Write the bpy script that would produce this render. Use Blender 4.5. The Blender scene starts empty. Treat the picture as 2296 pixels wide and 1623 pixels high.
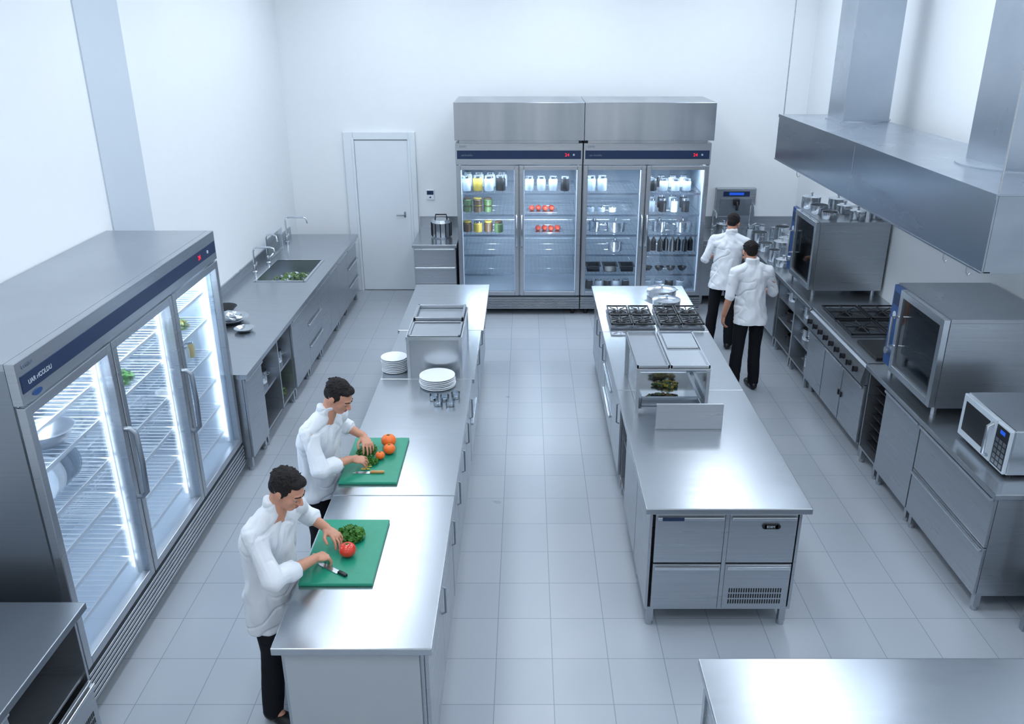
import bpy,bmesh,math,random
from mathutils import Vector,Matrix,Euler,noise
random.seed(7)
SC=bpy.context.scene; COL=SC.collection
rad=math.radians
# ---------------------------------------------------------------- materials
def lin(c):
    return tuple([(x/255/12.92 if x/255<=.04045 else ((x/255+.055)/1.055)**2.4) for x in c]+[1])
def pm(name,c1,c2=None,rough=.5,rough2=None,metal=0,scale=(8,8,8),bump=0,emit=None,es=0,spec=.5,sheen=0,sss=0,detail=3,bscale=None,coat=0):
    m=bpy.data.materials.new(name); m.use_nodes=True; nt=m.node_tree; N=nt.nodes; L=nt.links
    p=N['Principled BSDF']
    tc=N.new('ShaderNodeTexCoord'); mp=N.new('ShaderNodeMapping'); mp.inputs['Scale'].default_value=scale
    L.new(tc.outputs['Object'],mp.inputs['Vector'])
    no=N.new('ShaderNodeTexNoise'); no.inputs['Scale'].default_value=1; no.inputs['Detail'].default_value=detail
    L.new(mp.outputs[0],no.inputs['Vector'])
    mx=N.new('ShaderNodeMix'); mx.data_type='RGBA'
    mx.inputs[6].default_value=lin(c1); mx.inputs[7].default_value=lin(c2 or tuple(max(0,x*.94) for x in c1))
    L.new(no.outputs['Fac'],mx.inputs[0]); L.new(mx.outputs[2],p.inputs['Base Color'])
    p.inputs['Metallic'].default_value=metal; p.inputs['Roughness'].default_value=rough
    if rough2 is not None:
        mr=N.new('ShaderNodeMapRange'); mr.inputs[3].default_value=rough; mr.inputs[4].default_value=rough2
        L.new(no.outputs['Fac'],mr.inputs[0]); L.new(mr.outputs[0],p.inputs['Roughness'])
    if bump:
        b=N.new('ShaderNodeBump'); b.inputs['Strength'].default_value=bump; b.inputs['Distance'].default_value=.01
        src=no
        if bscale:
            n2=N.new('ShaderNodeTexNoise'); n2.inputs['Scale'].default_value=bscale; n2.inputs['Detail'].default_value=4
            L.new(tc.outputs['Object'],n2.inputs['Vector']); src=n2
        L.new(src.outputs['Fac'],b.inputs['Height']); L.new(b.outputs[0],p.inputs['Normal'])
    p.inputs['Specular IOR Level'].default_value=spec
    p.inputs['Coat Weight'].default_value=coat
    if sss:
        p.inputs['Subsurface Weight'].default_value=sss; p.inputs['Subsurface Radius'].default_value=(.02,.008,.004)
    if emit:
        p.inputs['Emission Color'].default_value=lin(emit); p.inputs['Emission Strength'].default_value=es
    return m
def glass(name,tint,gl=.06,rough=.02,gcol=(1,1,1,1),mixmax=.6):
    m=bpy.data.materials.new(name); m.use_nodes=True; nt=m.node_tree; N=nt.nodes; L=nt.links
    N.remove(N['Principled BSDF']); o=N['Material Output']
    t=N.new('ShaderNodeBsdfTransparent'); t.inputs[0].default_value=tint
    g=N.new('ShaderNodeBsdfGlossy'); g.inputs['Color'].default_value=gcol; g.inputs['Roughness'].default_value=rough
    f=N.new('ShaderNodeFresnel'); f.inputs[0].default_value=1.45
    mr=N.new('ShaderNodeMapRange'); mr.inputs[3].default_value=gl; mr.inputs[4].default_value=mixmax
    L.new(f.outputs[0],mr.inputs[0])
    mx=N.new('ShaderNodeMixShader'); L.new(mr.outputs[0],mx.inputs[0]); L.new(t.outputs[0],mx.inputs[1]); L.new(g.outputs[0],mx.inputs[2]); L.new(mx.outputs[0],o.inputs[0])
    return m
STEEL=pm('brushed_steel',(186,191,197),(164,171,179),.22,.38,.88,(1.5,1.5,60))
STEELD=pm('brushed_steel_dark',(148,155,163),(138,146,155),.33,.42,.9,(2,2,90))
BASIN=pm('basin_steel',(176,184,192),(160,169,178),.25,.38,.85,(3,3,3))
TOP=pm('worktop_steel',(182,188,194),(172,179,187),.20,.29,.9,(4,30,4))
BRIGHT=pm('polished_steel',(208,214,220),(194,201,208),.14,.24,.9,(4,4,4))
GALV=pm('duct_steel',(186,193,201),(154,165,177),.2,.38,.9,(2,2,2))
HOODM=pm('hood_steel',(170,177,185),(130,140,151),.16,.34,.97,(2,.8,5))
COVERM=pm('cover_steel',(190,196,203),(132,143,155),.12,.28,.98,(3.2,1,.3))
WALL=pm('wall_paint',(232,236,239),(228,233,237),.7,bump=.03,bscale=60,spec=.2)
WALLS=pm('pilaster_shade_paint',(198,208,217),(194,205,215),.7,spec=.2)  # wall paint greyed: the shade on the wall band is put into its colour
CEIL=pm('ceiling_paint',(235,239,242),None,.8)
DOORM=pm('door_paint',(222,229,235),(218,226,233),.45)
NAVY=pm('navy_strip',(36,54,86),(30,47,78),.35,spec=.3)
BLACK=pm('black_plastic',(18,20,24),(24,26,31),.4)
IRON=pm('cast_iron',(20,22,26),(32,34,39),.5,scale=(40,40,40),bump=.1)
DARK=pm('dark_cavity',(84,92,102),(70,78,88),.4,metal=.6)
LINER=pm('fridge_liner',(192,208,224),(182,200,218),.4)
LINERD=pm('fridge_liner_grey',(172,184,196),(160,173,186),.35)
WIRE=pm('shelf_wire',(230,235,240),(218,225,232),.4,metal=.2)
LED=pm('led_strip',(240,246,255),None,.5,emit=(222,238,255),es=.6)
LEDW=pm('led_strip_soft',(240,246,255),None,.5,emit=(222,238,255),es=.5)
LAMP=pm('lamp_diffuser',(255,255,255),None,.5,emit=(236,245,255),es=12)
GLASS=glass('clear_glass',(.95,.975,1,1),.02)
GLASSB=glass('cooler_glass',(.88,.93,.98,1),.03)
OVENG=glass('oven_glass',(.5,.53,.56,1),.08)
CLEARG=glass('glassware',(.88,.93,.97,1),.12,mixmax=.9)
GREEN=pm('green_board',(22,142,112),(16,128,101),.42,scale=(30,30,30),bump=.05)
PLATE=pm('porcelain',(236,240,244),(230,235,240),.22,coat=.3)
JACKET=pm('chef_jacket_cotton',(220,225,231),(210,216,224),.85,scale=(9,9,5),bump=.3,bscale=24,sheen=.1,spec=.2)
PANTS=pm('black_trousers',(17,19,24),(24,27,33),.8,scale=(10,10,6),bump=.5,bscale=12,spec=.2)
SHOE=pm('black_leather',(14,15,18),(20,21,25),.4)
SKIN=pm('skin',(202,150,125),(186,130,106),.55,scale=(14,14,14),sss=.08,bump=.08,bscale=90)
HAIR=pm('dark_hair',(16,14,15),(30,25,25),.6,scale=(60,60,200),bump=.8,bscale=140,spec=.25)
EYEW=pm('eye_white',(150,146,142),None,.4)
LIP=pm('lip',(170,100,92),None,.5)
TOM=pm('tomato_skin',(214,62,40),(196,44,28),.22,coat=.4)
ORG=pm('orange_skin',(238,118,42),(228,102,30),.4,scale=(40,40,40),bump=.15)
LEAF=pm('parsley_leaf',(40,104,40),(84,142,54),.6,scale=(30,30,30))
LEAFD=pm('salad_leaf',(52,98,54),(140,166,112),.6,scale=(20,20,20))
STEM=pm('stem_green',(70,110,50),None,.6)
REDF=pm('red_pepper',(205,60,38),(225,90,60),.35)
YEL=pm('yellow_preserve',(214,190,92),(190,160,60),.35,scale=(60,60,60))
BRN=pm('brown_preserve',(120,96,72),(80,64,48),.4,scale=(60,60,60))
GRN=pm('green_preserve',(98,124,80),(70,98,58),.4,scale=(60,60,60))
PALE=pm('pale_container',(200,209,218),(176,189,200),.3)
WOOD=pm('knife_wood',(196,150,92),(170,124,70),.5,scale=(20,80,20))
REDL=pm('display_red',(200,20,40),None,.4,emit=(255,30,50),es=1.2)
BLUEL=pm('display_blue',(20,70,160),None,.4,emit=(30,90,230),es=.6)
WHITEP=pm('white_print',(190,202,216),None,.4)
GREYP=pm('grey_print',(110,124,142),None,.4)
BLUEP=pm('blue_panel',(34,74,130),(30,68,122),.3)
CHROME=pm('chrome',(225,230,236),None,.08,metal=1)
def floor_mat():
    m=bpy.data.materials.new('floor_tiles'); m.use_nodes=True; nt=m.node_tree; N=nt.nodes; L=nt.links; p=N['Principled BSDF']
    tc=N.new('ShaderNodeTexCoord'); mp=N.new('ShaderNodeMapping'); mp.inputs['Location'].default_value=(-.157+.338*20,.37*20,0)
    L.new(tc.outputs['Object'],mp.inputs[0])
    b=N.new('ShaderNodeTexBrick'); b.offset=0; b.squash=1; b.inputs['Scale'].default_value=1
    b.inputs['Brick Width'].default_value=.338; b.inputs['Row Height'].default_value=.37; b.inputs['Mortar Size'].default_value=.0026
    b.inputs['Mortar Smooth'].default_value=.1
    b.inputs['Color1'].default_value=lin((165,172,180)); b.inputs['Color2'].default_value=lin((159,167,176)); b.inputs['Mortar'].default_value=lin((124,134,146))
    L.new(mp.outputs[0],b.inputs['Vector'])
    n=N.new('ShaderNodeTexNoise'); n.inputs['Scale'].default_value=3; L.new(tc.outputs['Object'],n.inputs['Vector'])
    mr=N.new('ShaderNodeMapRange'); mr.inputs[3].default_value=.24; mr.inputs[4].default_value=.38
    L.new(n.outputs['Fac'],mr.inputs[0]); L.new(mr.outputs[0],p.inputs['Roughness'])
    L.new(b.outputs['Color'],p.inputs['Base Color'])
    bp=N.new('ShaderNodeBump'); bp.inputs['Strength'].default_value=.2; bp.inputs['Distance'].default_value=.003; bp.invert=True
    L.new(b.outputs['Fac'],bp.inputs['Height']); L.new(bp.outputs[0],p.inputs['Normal'])
    return m
FLOOR=floor_mat()
# ---------------------------------------------------------------- builder
class B:
    def __init__(s): s.bm=bmesh.new(); s.m=0
    def box(s,x0,x1,y0,y1,z0,z1,bv=0):
        r=bmesh.ops.create_cube(s.bm,size=1); vs=r['verts']
        for v in vs:
            v.co=Vector(((x0+x1)/2+v.co.x*(x1-x0),(y0+y1)/2+v.co.y*(y1-y0),(z0+z1)/2+v.co.z*(z1-z0)))
        fs=set(f for v in vs for f in v.link_faces)
        for f in fs: f.material_index=s.m
        if bv:
            es=list(set(e for v in vs for e in v.link_edges))
            bmesh.ops.bevel(s.bm,geom=es,offset=bv,segments=2,affect='EDGES',profile=.5,clamp_overlap=True)
        return s
    def ring(s,c,ax,r,seg,r2=None,up=None):
        ax=ax.normalized(); a=up or (Vector((0,0,1)) if abs(ax.z)<.9 else Vector((1,0,0)))
        u=ax.cross(a).normalized(); w=u.cross(ax).normalized(); r2=r2 or r
        return [s.bm.verts.new(c+u*math.cos(2*math.pi*i/seg)*r+w*math.sin(2*math.pi*i/seg)*r2) for i in range(seg)]
    def skin(s,rings,cap=True):
        for a,b in zip(rings,rings[1:]):
            n=len(a)
            for i in range(n):
                f=s.bm.faces.new((a[i],a[(i+1)%n],b[(i+1)%n],b[i])); f.material_index=s.m
        if cap:
            for rr in (list(reversed(rings[0])),rings[-1]):
                f=s.bm.faces.new(rr); f.material_index=s.m
    def cyl(s,p0,p1,r0,r1=None,seg=16,cap=True):
        p0=Vector(p0);p1=Vector(p1); r1=r0 if r1 is None else r1
        s.skin([s.ring(p0,p1-p0,r0,seg),s.ring(p1,p1-p0,r1,seg)],cap); return s
    def tube(s,pts,r,seg=8):
        pts=[Vector(p) for p in pts]; R=[]; n=len(pts); up=None
        for i,p in enumerate(pts):
            d=(pts[min(i+1,n-1)]-pts[max(i-1,0)]).normalized()
            if up is None: up=Vector((0,0,1)) if abs(d.z)<.9 else Vector((1,0,0))
            u=d.cross(up).normalized(); w=u.cross(d).normalized(); up=w
            rr=r[i] if isinstance(r,(list,tuple)) else r
            R.append([s.bm.verts.new(p+u*math.cos(2*math.pi*k/seg)*rr+w*math.sin(2*math.pi*k/seg)*rr) for k in range(seg)])
        s.skin(R); return s
    def lathe(s,prof,c=(0,0,0),seg=24,ax=None):
        c=Vector(c); R=[]
        for r,z in prof:
            r=max(r,.0004)
            R.append([s.bm.verts.new(c+Vector((math.cos(2*math.pi*i/seg)*r,math.sin(2*math.pi*i/seg)*r,z))) for i in range(seg)])
        s.skin(R); return s
    def sph(s,c,r,R=None,u=16,v=10):
        if not isinstance(r,(tuple,list)): r=(r,r,r)
        c=Vector(c); rows=[]
        def P(x,y,z):
            p=Vector((x*r[0],y*r[1],z*r[2]))
            return s.bm.verts.new(c+(R@p if R else p))
        top=P(0,0,1); bot=P(0,0,-1)
        for j in range(1,v):
            t=math.pi*j/v; st,ct=math.sin(t),math.cos(t)
            rows.append([P(st*math.cos(2*math.pi*i/u),st*math.sin(2*math.pi*i/u),ct) for i in range(u)])
        F=[]
        for i in range(u):
            k=(i+1)%u
            F.append(s.bm.faces.new((top,rows[0][i],rows[0][k]))); F.append(s.bm.faces.new((bot,rows[-1][k],rows[-1][i])))
            for a,b in zip(rows,rows[1:]): F.append(s.bm.faces.new((a[i],b[i],b[k],a[k])))
        for f in F: f.material_index=s.m
        return s
    def cap(s,p0,p1,r0,r1=None,seg=14):
        r1=r0 if r1 is None else r1
        s.cyl(p0,p1,r0,r1,seg); s.sph(p0,r0,u=seg,v=8); s.sph(p1,r1,u=seg,v=8); return s
    def mesh(s,name,mats,smooth=False,fix=True):
        if fix: bmesh.ops.recalc_face_normals(s.bm,faces=s.bm.faces)
        me=bpy.data.meshes.new(name); s.bm.to_mesh(me); s.bm.free()
        for m in (mats if isinstance(mats,(list,tuple)) else [mats]): me.materials.append(m)
        if smooth:
            me.polygons.foreach_set('use_smooth',[True]*len(me.polygons)); me.set_sharp_from_angle(angle=rad(38))
        return me
    def obj(s,name,mats,parent=None,loc=(0,0,0),rz=0,smooth=False,**k):
        return mk(name,s.mesh(name,mats,smooth),parent,loc,rz,**k)
def mk(name,me,parent=None,loc=(0,0,0),rz=0,label=None,cat=None,group=None,kind=None,rot=None):
    o=bpy.data.objects.new(name,me); COL.objects.link(o); o.location=loc
    o.rotation_euler=rot if rot else (0,0,rz)
    if parent: o.parent=parent
    if label: o['label']=label
    if cat: o['category']=cat
    if group: o['group']=group
    if kind: o['kind']=kind
    return o
def thing(name,label,cat,loc=(0,0,0),rz=0,group=None,rot=None):
    o=mk(name,None,None,loc,rz,label,cat,group,None,rot); o.empty_display_size=.1; return o
def clone(root,loc,rz=None,label=None):
    def cp(o,par):
        n=o.copy(); COL.objects.link(n); n.parent=par
        for c in list(o.children): cp(c,n)
        return n
    n=cp(root,None); n.location=loc
    if rz is not None: n.rotation_euler=(n.rotation_euler[0],n.rotation_euler[1],rz)
    if label: n['label']=label
    return n
def bake_text(s,size,ext=.001):
    cu=bpy.data.curves.new('t','FONT'); cu.body=s; cu.size=size; cu.extrude=ext
    o=bpy.data.objects.new('t',cu); COL.objects.link(o); bpy.context.view_layer.update()
    me=bpy.data.meshes.new_from_object(o.evaluated_get(bpy.context.evaluated_depsgraph_get()))
    bpy.data.objects.remove(o); me.transform(Matrix.Rotation(rad(90),4,'X')); return me
def text(s,size,parent,loc,mat,name='lettering',ext=.001):
    me=bake_text(s,size,ext); me.materials.clear(); me.materials.append(mat)
    return mk(name,me,parent,loc)
# ---------------------------------------------------------------- PEOPLE
def remeshed(b,mats,voxel,it=3,name='m',fold=0):
    me=b.mesh('tmp',mats); o=bpy.data.objects.new('tmp',me); COL.objects.link(o)
    r=o.modifiers.new('r','REMESH'); r.mode='VOXEL'; r.voxel_size=voxel; r.use_smooth_shade=True
    if it:
        s=o.modifiers.new('s','SMOOTH'); s.iterations=it; s.factor=.5
    bpy.context.view_layer.update()
    m2=bpy.data.meshes.new_from_object(o.evaluated_get(bpy.context.evaluated_depsgraph_get())); bpy.data.objects.remove(o)
    m2.name=name; m2.polygons.foreach_set('use_smooth',[True]*len(m2.polygons))
    if fold:
        ns=[v.normal.copy() for v in m2.vertices]
        for v,n in zip(m2.vertices,ns):
            c=v.co; w=noise.noise(Vector((c.x*3,c.y*3,c.z*3)))
            a=noise.noise(Vector((c.x*10+w*2,c.y*10+c.z*3,c.z*3-c.x*2))); g=noise.noise(Vector((c.x*19+c.z*6,c.y*19+w*2,c.z*6)))
            bq=noise.noise(Vector((c.x*7+9,c.y*7-c.z*3,c.z*8+w*2))); cr=max(0,1-abs(bq)*7)**1.2*max(0,noise.noise(c*4+Vector((7,3,1)))+.25)
            v.co=c+n*fold*(a*.95+g*.55-1.1*cr)
    if not m2.materials: m2.materials.append(mats)
    return m2
def lerp(a,b,t): return a+(b-a)*t
def hand(b,wr,d,n,side,curl,r=.0086):
    d=d.normalized(); n=(n-d*n.dot(d)).normalized(); s=d.cross(n)*side
    s.normalize()
    P=lambda a,x,y=0: wr+d*a+s*x+n*y
    R=Matrix((d,s,n)).transposed()
    b.sph(P(.048,0,.0),(.050,.036,.016),R); b.sph(P(.07,0,0),(.026,.038,.013),R); b.sph(P(.03,.02,.006),(.032,.018,.015),R)
    b.cap(P(-.02,0),P(.03,0),.022,.020)
    L=(.070,.080,.074,.056)
    for i in range(4):
        off=.031-.0205*i; base=P(.080-.004*abs(i-1),off); sp=(.14-.10*i)
        dd=(d+s*sp).normalized(); p=base; c=curl[0]+.09*i
        for k,(fr,cv) in enumerate(((.45,c),(.32,curl[1]),(.25,curl[2]))):
            a=c if k==0 else a+cv
            dirv=(dd*math.cos(a)+n*math.sin(a)).normalized(); q=p+dirv*L[i]*fr*1.0
            b.cap(p,q,r*(1-.08*k),r*(.94-.08*k),10); p=q
    p=P(.022,.026,.004); dv=(d*.62+s*.62+n*.35).normalized(); q=p+dv*.042; b.cap(p,q,.0115,.0100,10)
    dv2=(d*.9+s*.12+n*.45).normalized(); b.cap(q,q+dv2*.032,.0100,.0080,10)
ZS=.972; HS=.94
def person(J,label,voxel=.0045,hy=0,hp=0,hr=0,rz=0,root=(0,0),hem=-.235,hw=1):
    R0=Matrix.Rotation(rz,4,'Z'); M=(Matrix.Translation((root[0],root[1],0))@R0).inverted()
    T=lambda p:(M@Vector(p))
    Dv=lambda v:(R0.inverted().to_3x3()@Vector(v))
    P=thing('person',label,'person',(root[0],root[1],0),rz)
    q={k:T(v) for k,v in J.items() if k not in('dR','dL','nR','nL','curlR','curlL','slv')}
    for k in('hip','chest','neck','head','sR','sL'): q[k].z*=ZS
    hip,ch,nk,hc=q['hip'],q['chest'],q['neck'],q['head']
    sR,sL=q['sR'],q['sL']; side=(sL-sR); side.z=0; side.normalize()
    fw=Vector((side.y,-side.x,0))
    b=B()
    def loftring(bb,c,dp,wd,seg=20,sd=side,f=fw):
        return [bb.bm.verts.new(c+f*math.cos(2*math.pi*i/seg)*dp+sd*math.sin(2*math.pi*i/seg)*wd) for i in range(seg)]
    sp=lambda z: (lerp(hip,ch,(z-hip.z)/(ch.z-hip.z)) if z<ch.z else lerp(ch,nk,(z-ch.z)/(nk.z-ch.z)))
    def C(z): p=sp(z).copy(); p.z=z; return p
    H=nk.z
    b.skin([loftring(b,C(z),a,w) for z,a,w in((hip.z-.04,.09,.13),(hip.z+.12,.085,.125),(ch.z,.09,.13),(H-.07,.07,.12),(H-.01,.045,.06))])
    Rh=Matrix.Rotation(hy-rz,3,'Z')@Matrix.Rotation(hp,3,'Y')@Matrix.Rotation(hr,3,'X')
    X=lambda c: hc+Rh@(Vector(c)*HS)
    E=lambda c,r,bb=None:(bb or b).sph(X(c),tuple(x*HS for x in r),Rh,u=20,v=14)
    K=lambda a,c,r0,r1,bb=None:(bb or b).cap(X(a),X(c),r0*HS,r1*HS,10)
    E((-.014,0,.03),(.092,.070,.080)); E((.022,0,-.02),(.062,.056,.080)); E((.046,0,-.082),(.032,.031,.026)); E((.022,0,-.062),(.052,.046,.040)); E((.0,0,-.055),(.05,.050,.035))
    E((.064,0,.022),(.022,.044,.011)); K((.080,0,.012),(.102,0,-.026),.007,.0105); E((.091,.011,-.030),(.010,.007,.007)); E((.091,-.011,-.030),(.010,.007,.007))
    for s in(-1,1):
        E((.046,s*.033,-.024),(.026,.020,.024)); E((-.006,s*.073,-.006),(.018,.009,.031)); E((.0705,s*.028,.0055),(.012,.013,.0085))
    E((.076,0,-.054),(.011,.021,.0055)); E((.074,0,-.064),(.011,.018,.0055))
    b.cap(nk+Vector((0,0,-.04)),X((-.03,0,-.045)),.050,.048)
    for s,S in((1,'L'),(-1,'R')):
        sh,el,wr=q['s'+S],q['e'+S],q['w'+S]
        b.cap(sh,el,.042,.036); b.cap(el,lerp(el,wr,.3),.036,.036); b.cap(lerp(el,wr,.3),wr,.036,.0245)
        b.cap(ch,sh,.05,.042)
        hand(b,wr,Dv(J['d'+S]),Dv(J['n'+S]),(1 if S=='R' else -1),J['curl'+S])
        hj=hip+side*s*.08; kn,an=q['k'+S],q['a'+S]
        b.cap(hj,kn,.06,.045); b.cap(kn,an,.045,.032)
        b.cap(an,an+fw*.08+Vector((0,0,-.04)),.03,.025)
    mk('body',remeshed(b,SKIN,voxel,2,'body'),P)
    b=B()
    b.skin([loftring(b,C(z),a,w) for z,a,w in((hip.z-.1,.09,.14),(hip.z,.100,.145),(hip.z+.1,.095,.14))])
    for s,S in((1,'L'),(-1,'R')):
        hj=hip+side*s*.075; kn,an=q['k'+S],q['a'+S]
        b.cap(hj,kn,.080,.064); b.cap(kn,lerp(kn,an,.4),.064,.062); b.cap(lerp(kn,an,.4),an+Vector((0,0,-.005)),.062,.056)
    mk('trousers',remeshed(b,PANTS,.007,3,'trousers',.008),P)
    b=B(); hz=hip.z
    b.skin([loftring(b,C(z),a,w,28) for z,a,w in((hz+hem,.132*hw,.185*hw),(hz+hem+.03,.133*hw,.186*hw),(hz-.02,.126*hw,.175*hw),(hz+.10,.115,.157),(hz+.20,.116,.156),(ch.z+.02,.120,.163),(H-.15,.111,.163),(H-.09,.088,.138),(H-.05,.068,.098),(H-.02,.058,.068),(H+.034,.058,.062))])
    slv=J.get('slv',.45)
    for s,S in((1,'L'),(-1,'R')):
        sh,el,wr=q['s'+S],q['e'+S],q['w'+S]
        sc=C(H-.055)+side*s*.06
        b.cap(sc,sh,.050,.054); b.cap(C(H-.14)+side*s*.07,lerp(sh,el,.15),.084,.058)
        b.cap(sh,el,.057,.049); e2=lerp(el,wr,slv); b.cap(el,e2,.050,.045)
        b.cyl(lerp(el,wr,slv-.14),lerp(el,wr,slv+.07),.049,.050,18)
    jk=mk('jacket',remeshed(b,JACKET,.005,3,'jacket',.015),P)
    b=B()
    E((-.026,0,.042),(.088,.0745,.076),b); E((-.056,0,.005),(.052,.062,.064),b)
    E((.030,.010,.082),(.046,.044,.024),b); E((.034,-.020,.077),(.036,.032,.022),b)
    for s in(-1,1): E((-.014,s*.055,.030),(.050,.020,.040),b); E((.010,s*.063,.008),(.010,.008,.024),b)
    for k in range(110):
        a=random.random()*6.28; ph=random.uniform(.1,1.5); d=Vector((math.cos(a)*math.cos(ph),math.sin(a)*math.cos(ph),math.sin(ph)))
        p=Vector((-.024+d.x*.088,d.y*.0735,.042+d.z*.075))
        if d.x>.7 and ph<.75: continue
        t=Vector((-d.z,d.y*.3,d.x)) if random.random()<.7 else Vector((0,-d.z,d.y))
        t=(t+Vector((random.uniform(-.4,.4),random.uniform(-.4,.4),0))).normalized()
        b.cyl(X(p-t*.014-d*.002),X(p+t*.015+d*.002),.006,.003,7)
    mk('hair',remeshed(b,HAIR,.0032,1,'hair'),P)
    for s in(-1,1):
        ey=B(); ey.sph(X((.072,s*.028,-.002)),.0088,Rh,u=12,v=8); ey.m=1; ey.sph(X((.0785,s*.028,-.0055)),.0046,u=10,v=6)
        ey.obj('eye',[EYEW,BLACK],P,smooth=True)
        B().cap(X((.086,s*.013,.021)),X((.072,s*.043,.023)),.0036,.0024,8).obj('eyebrow',HAIR,P,smooth=True)
    B().sph(X((.085,0,-.059)),(.0050,.017,.0050),Rh).obj('mouth',LIP,P,smooth=True)
    for S in'LR':
        an=q['a'+S]; f=fw; b=B(); g=Vector((an.x,an.y,0)); Rs=Matrix((f,side,Vector((0,0,1)))).transposed()
        b.sph(g+f*-.02+Vector((0,0,.045)),(.055,.042,.045),Rs); b.sph(g+f*.07+Vector((0,0,.036)),(.09,.045,.036),Rs); b.sph(g+f*.12+Vector((0,0,.032)),(.055,.046,.032),Rs); b.cap(g+Vector((0,0,.06)),g+Vector((0,0,.10)),.046,.046)
        mm=remeshed(b,SHOE,.006,2,'shoe')
        for v in mm.vertices: v.co.z=max(v.co.z,.002)
        mk('shoe',mm,P)
    return P
A=dict(hip=(-1.335,3.70,.86),chest=(-1.32,3.66,1.17),neck=(-1.24,3.62,1.405),head=(-1.165,3.59,1.50),
 sR=(-1.335,3.505,1.30),sL=(-1.20,3.765,1.30),eR=(-1.235,3.42,1.05),eL=(-1.24,3.98,1.10),wR=(-1.095,3.67,1.0),wL=(-1.09,3.93,1.02),
 dR=(.5,.75,-.28),dL=(.75,-.5,-.3),nR=(.0,.3,-1),nL=(0,-.2,-1),curlR=(.35,.55,.35),curlL=(.3,.5,.35),
 kR=(-1.36,3.625,.46),kL=(-1.33,3.82,.46),aR=(-1.385,3.59,.08),aL=(-1.36,3.85,.08),slv=.45)
person(A,'person in white chef jacket and black trousers preparing tomato and parsley',.0038,hy=rad(-20),hp=rad(28),rz=rad(-28),root=(-1.36,3.70),hw=1.02)
off=Vector((.01,1.09,0)); Bc={}
for k_,v in A.items():
    Bc[k_]=tuple(Vector(v)+off) if k_ in('hip','chest','neck','head','sR','sL','eR','eL','wR','wL','kR','kL','aR','aL') else v
Bc.update(head=(-1.14,4.69,1.50),neck=(-1.225,4.71,1.405),wR=(-1.115,4.74,1.0),eR=(-1.25,4.51,1.05),wL=(-1.08,5.02,1.02),eL=(-1.27,5.06,1.12),dR=(.9,.35,-.25),dL=(.45,-.85,-.25),curlR=(.4,.5,.3))
person(Bc,'person in white chef jacket and black trousers chopping herbs',.004,hy=rad(-22),hp=rad(31),rz=rad(-28),root=(-1.35,4.79),hem=-.10,hw=.97)
def away(x,y,yaw,lean,hx,label,armL,armR,hy,hp):
    f=Vector((math.cos(yaw),math.sin(yaw),0)); l=Vector((-math.sin(yaw),math.cos(yaw),0)); o=Vector((x,y,0)); u=Vector((0,0,1))
    W=lambda a,b_,c:tuple(o+f*a+l*b_+u*c)
    sh=lean
    J=dict(hip=W(0,0,.86),chest=W(.04+sh*.4,hx*.5,1.17),neck=W(sh,hx,1.40),head=W(sh+.055,hx*1.5,1.49),sR=W(sh-.02,-.175+hx,1.30),sL=W(sh-.02,.175+hx,1.30),
     kR=W(.03,-.09,.46),kL=W(.0,.10,.46),aR=W(0,-.10,.08),aL=W(-.02,.12,.08),slv=.08)
    J['eL']=W(*armL[0]);J['wL']=W(*armL[1]);J['eR']=W(*armR[0]);J['wR']=W(*armR[1])
    J['dL']=tuple(f*armL[2][0]+l*armL[2][1]+u*armL[2][2]);J['dR']=tuple(f*armR[2][0]+l*armR[2][1]+u*armR[2][2])
    J['nL']=tuple(-l) if armL[2][2]<-.5 else (0,0,-1); J['nR']=tuple(l) if armR[2][2]<-.5 else (0,0,-1)
    J['curlL']=J['curlR']=(.3,.35,.25)
    return person(J,label,.005,hy=hy,hp=hp,rz=yaw,root=(x,y),hem=-.10,hw=.95)
away(2.27,9.33,rad(72),.10,-.02,'person in white chef jacket and black trousers leaning over the counter',
 ((.03,.24,1.04),(.25,.19,1.03),(1,-.2,-.1)),((.12,-.25,1.05),(.34,-.20,1.02),(1,.1,-.2)),rad(60),rad(25))
away(2.27,8.12,rad(97),.04,.02,'person in white chef jacket and black trousers standing with back turned',
 ((-.01,.235,1.03),(.05,.26,.80),(.15,0,-1)),((.05,-.235,1.04),(.27,-.20,.98),(1,.2,-.1)),rad(95),rad(15))
# ---------------------------------------------------------------- room
XL,XR,YB,YF,ZC=-3.2,3.72,11.65,-1.0,4.5
def struct(name,b,mats,**k): return b.obj(name,mats,kind='structure',**k)
struct('floor',B().box(XL-.2,XR+.2,YF,YB+.2,-.1,0),FLOOR)
struct('ceiling',B().box(XL-.2,XR+.2,YF,YB+.2,ZC,ZC+.1),CEIL)
struct('wall_back',B().box(XL-.2,XR+.2,YB,YB+.2,0,ZC),WALL)
struct('wall_left',B().box(XL-.2,XL,YF,YB,0,ZC),WALL)
struct('wall_right',B().box(XR,XR+.2,YF,YB,0,ZC),WALL)
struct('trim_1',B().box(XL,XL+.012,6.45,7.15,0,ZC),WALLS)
b=B(); dx0,dx1=-2.325,-1.582
b.box(dx0-.13,dx0,YB-.05,YB,0,2.20,.006).box(dx1,dx1+.09,YB-.05,YB,0,2.20,.006).box(dx0,dx1,YB-.05,YB,2.10,2.20,.006)
b.box(dx0-.02,dx0+.012,YB-.06,YB-.02,0,2.11,.004).box(dx1-.012,dx1+.02,YB-.06,YB-.02,0,2.11,.004)
struct('trim_2',b,DOORM)
dr=struct('door_1',B().box(dx0+.015,dx1-.015,YB-.035,YB-.002,.008,2.09,.004),DOORM)
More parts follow.
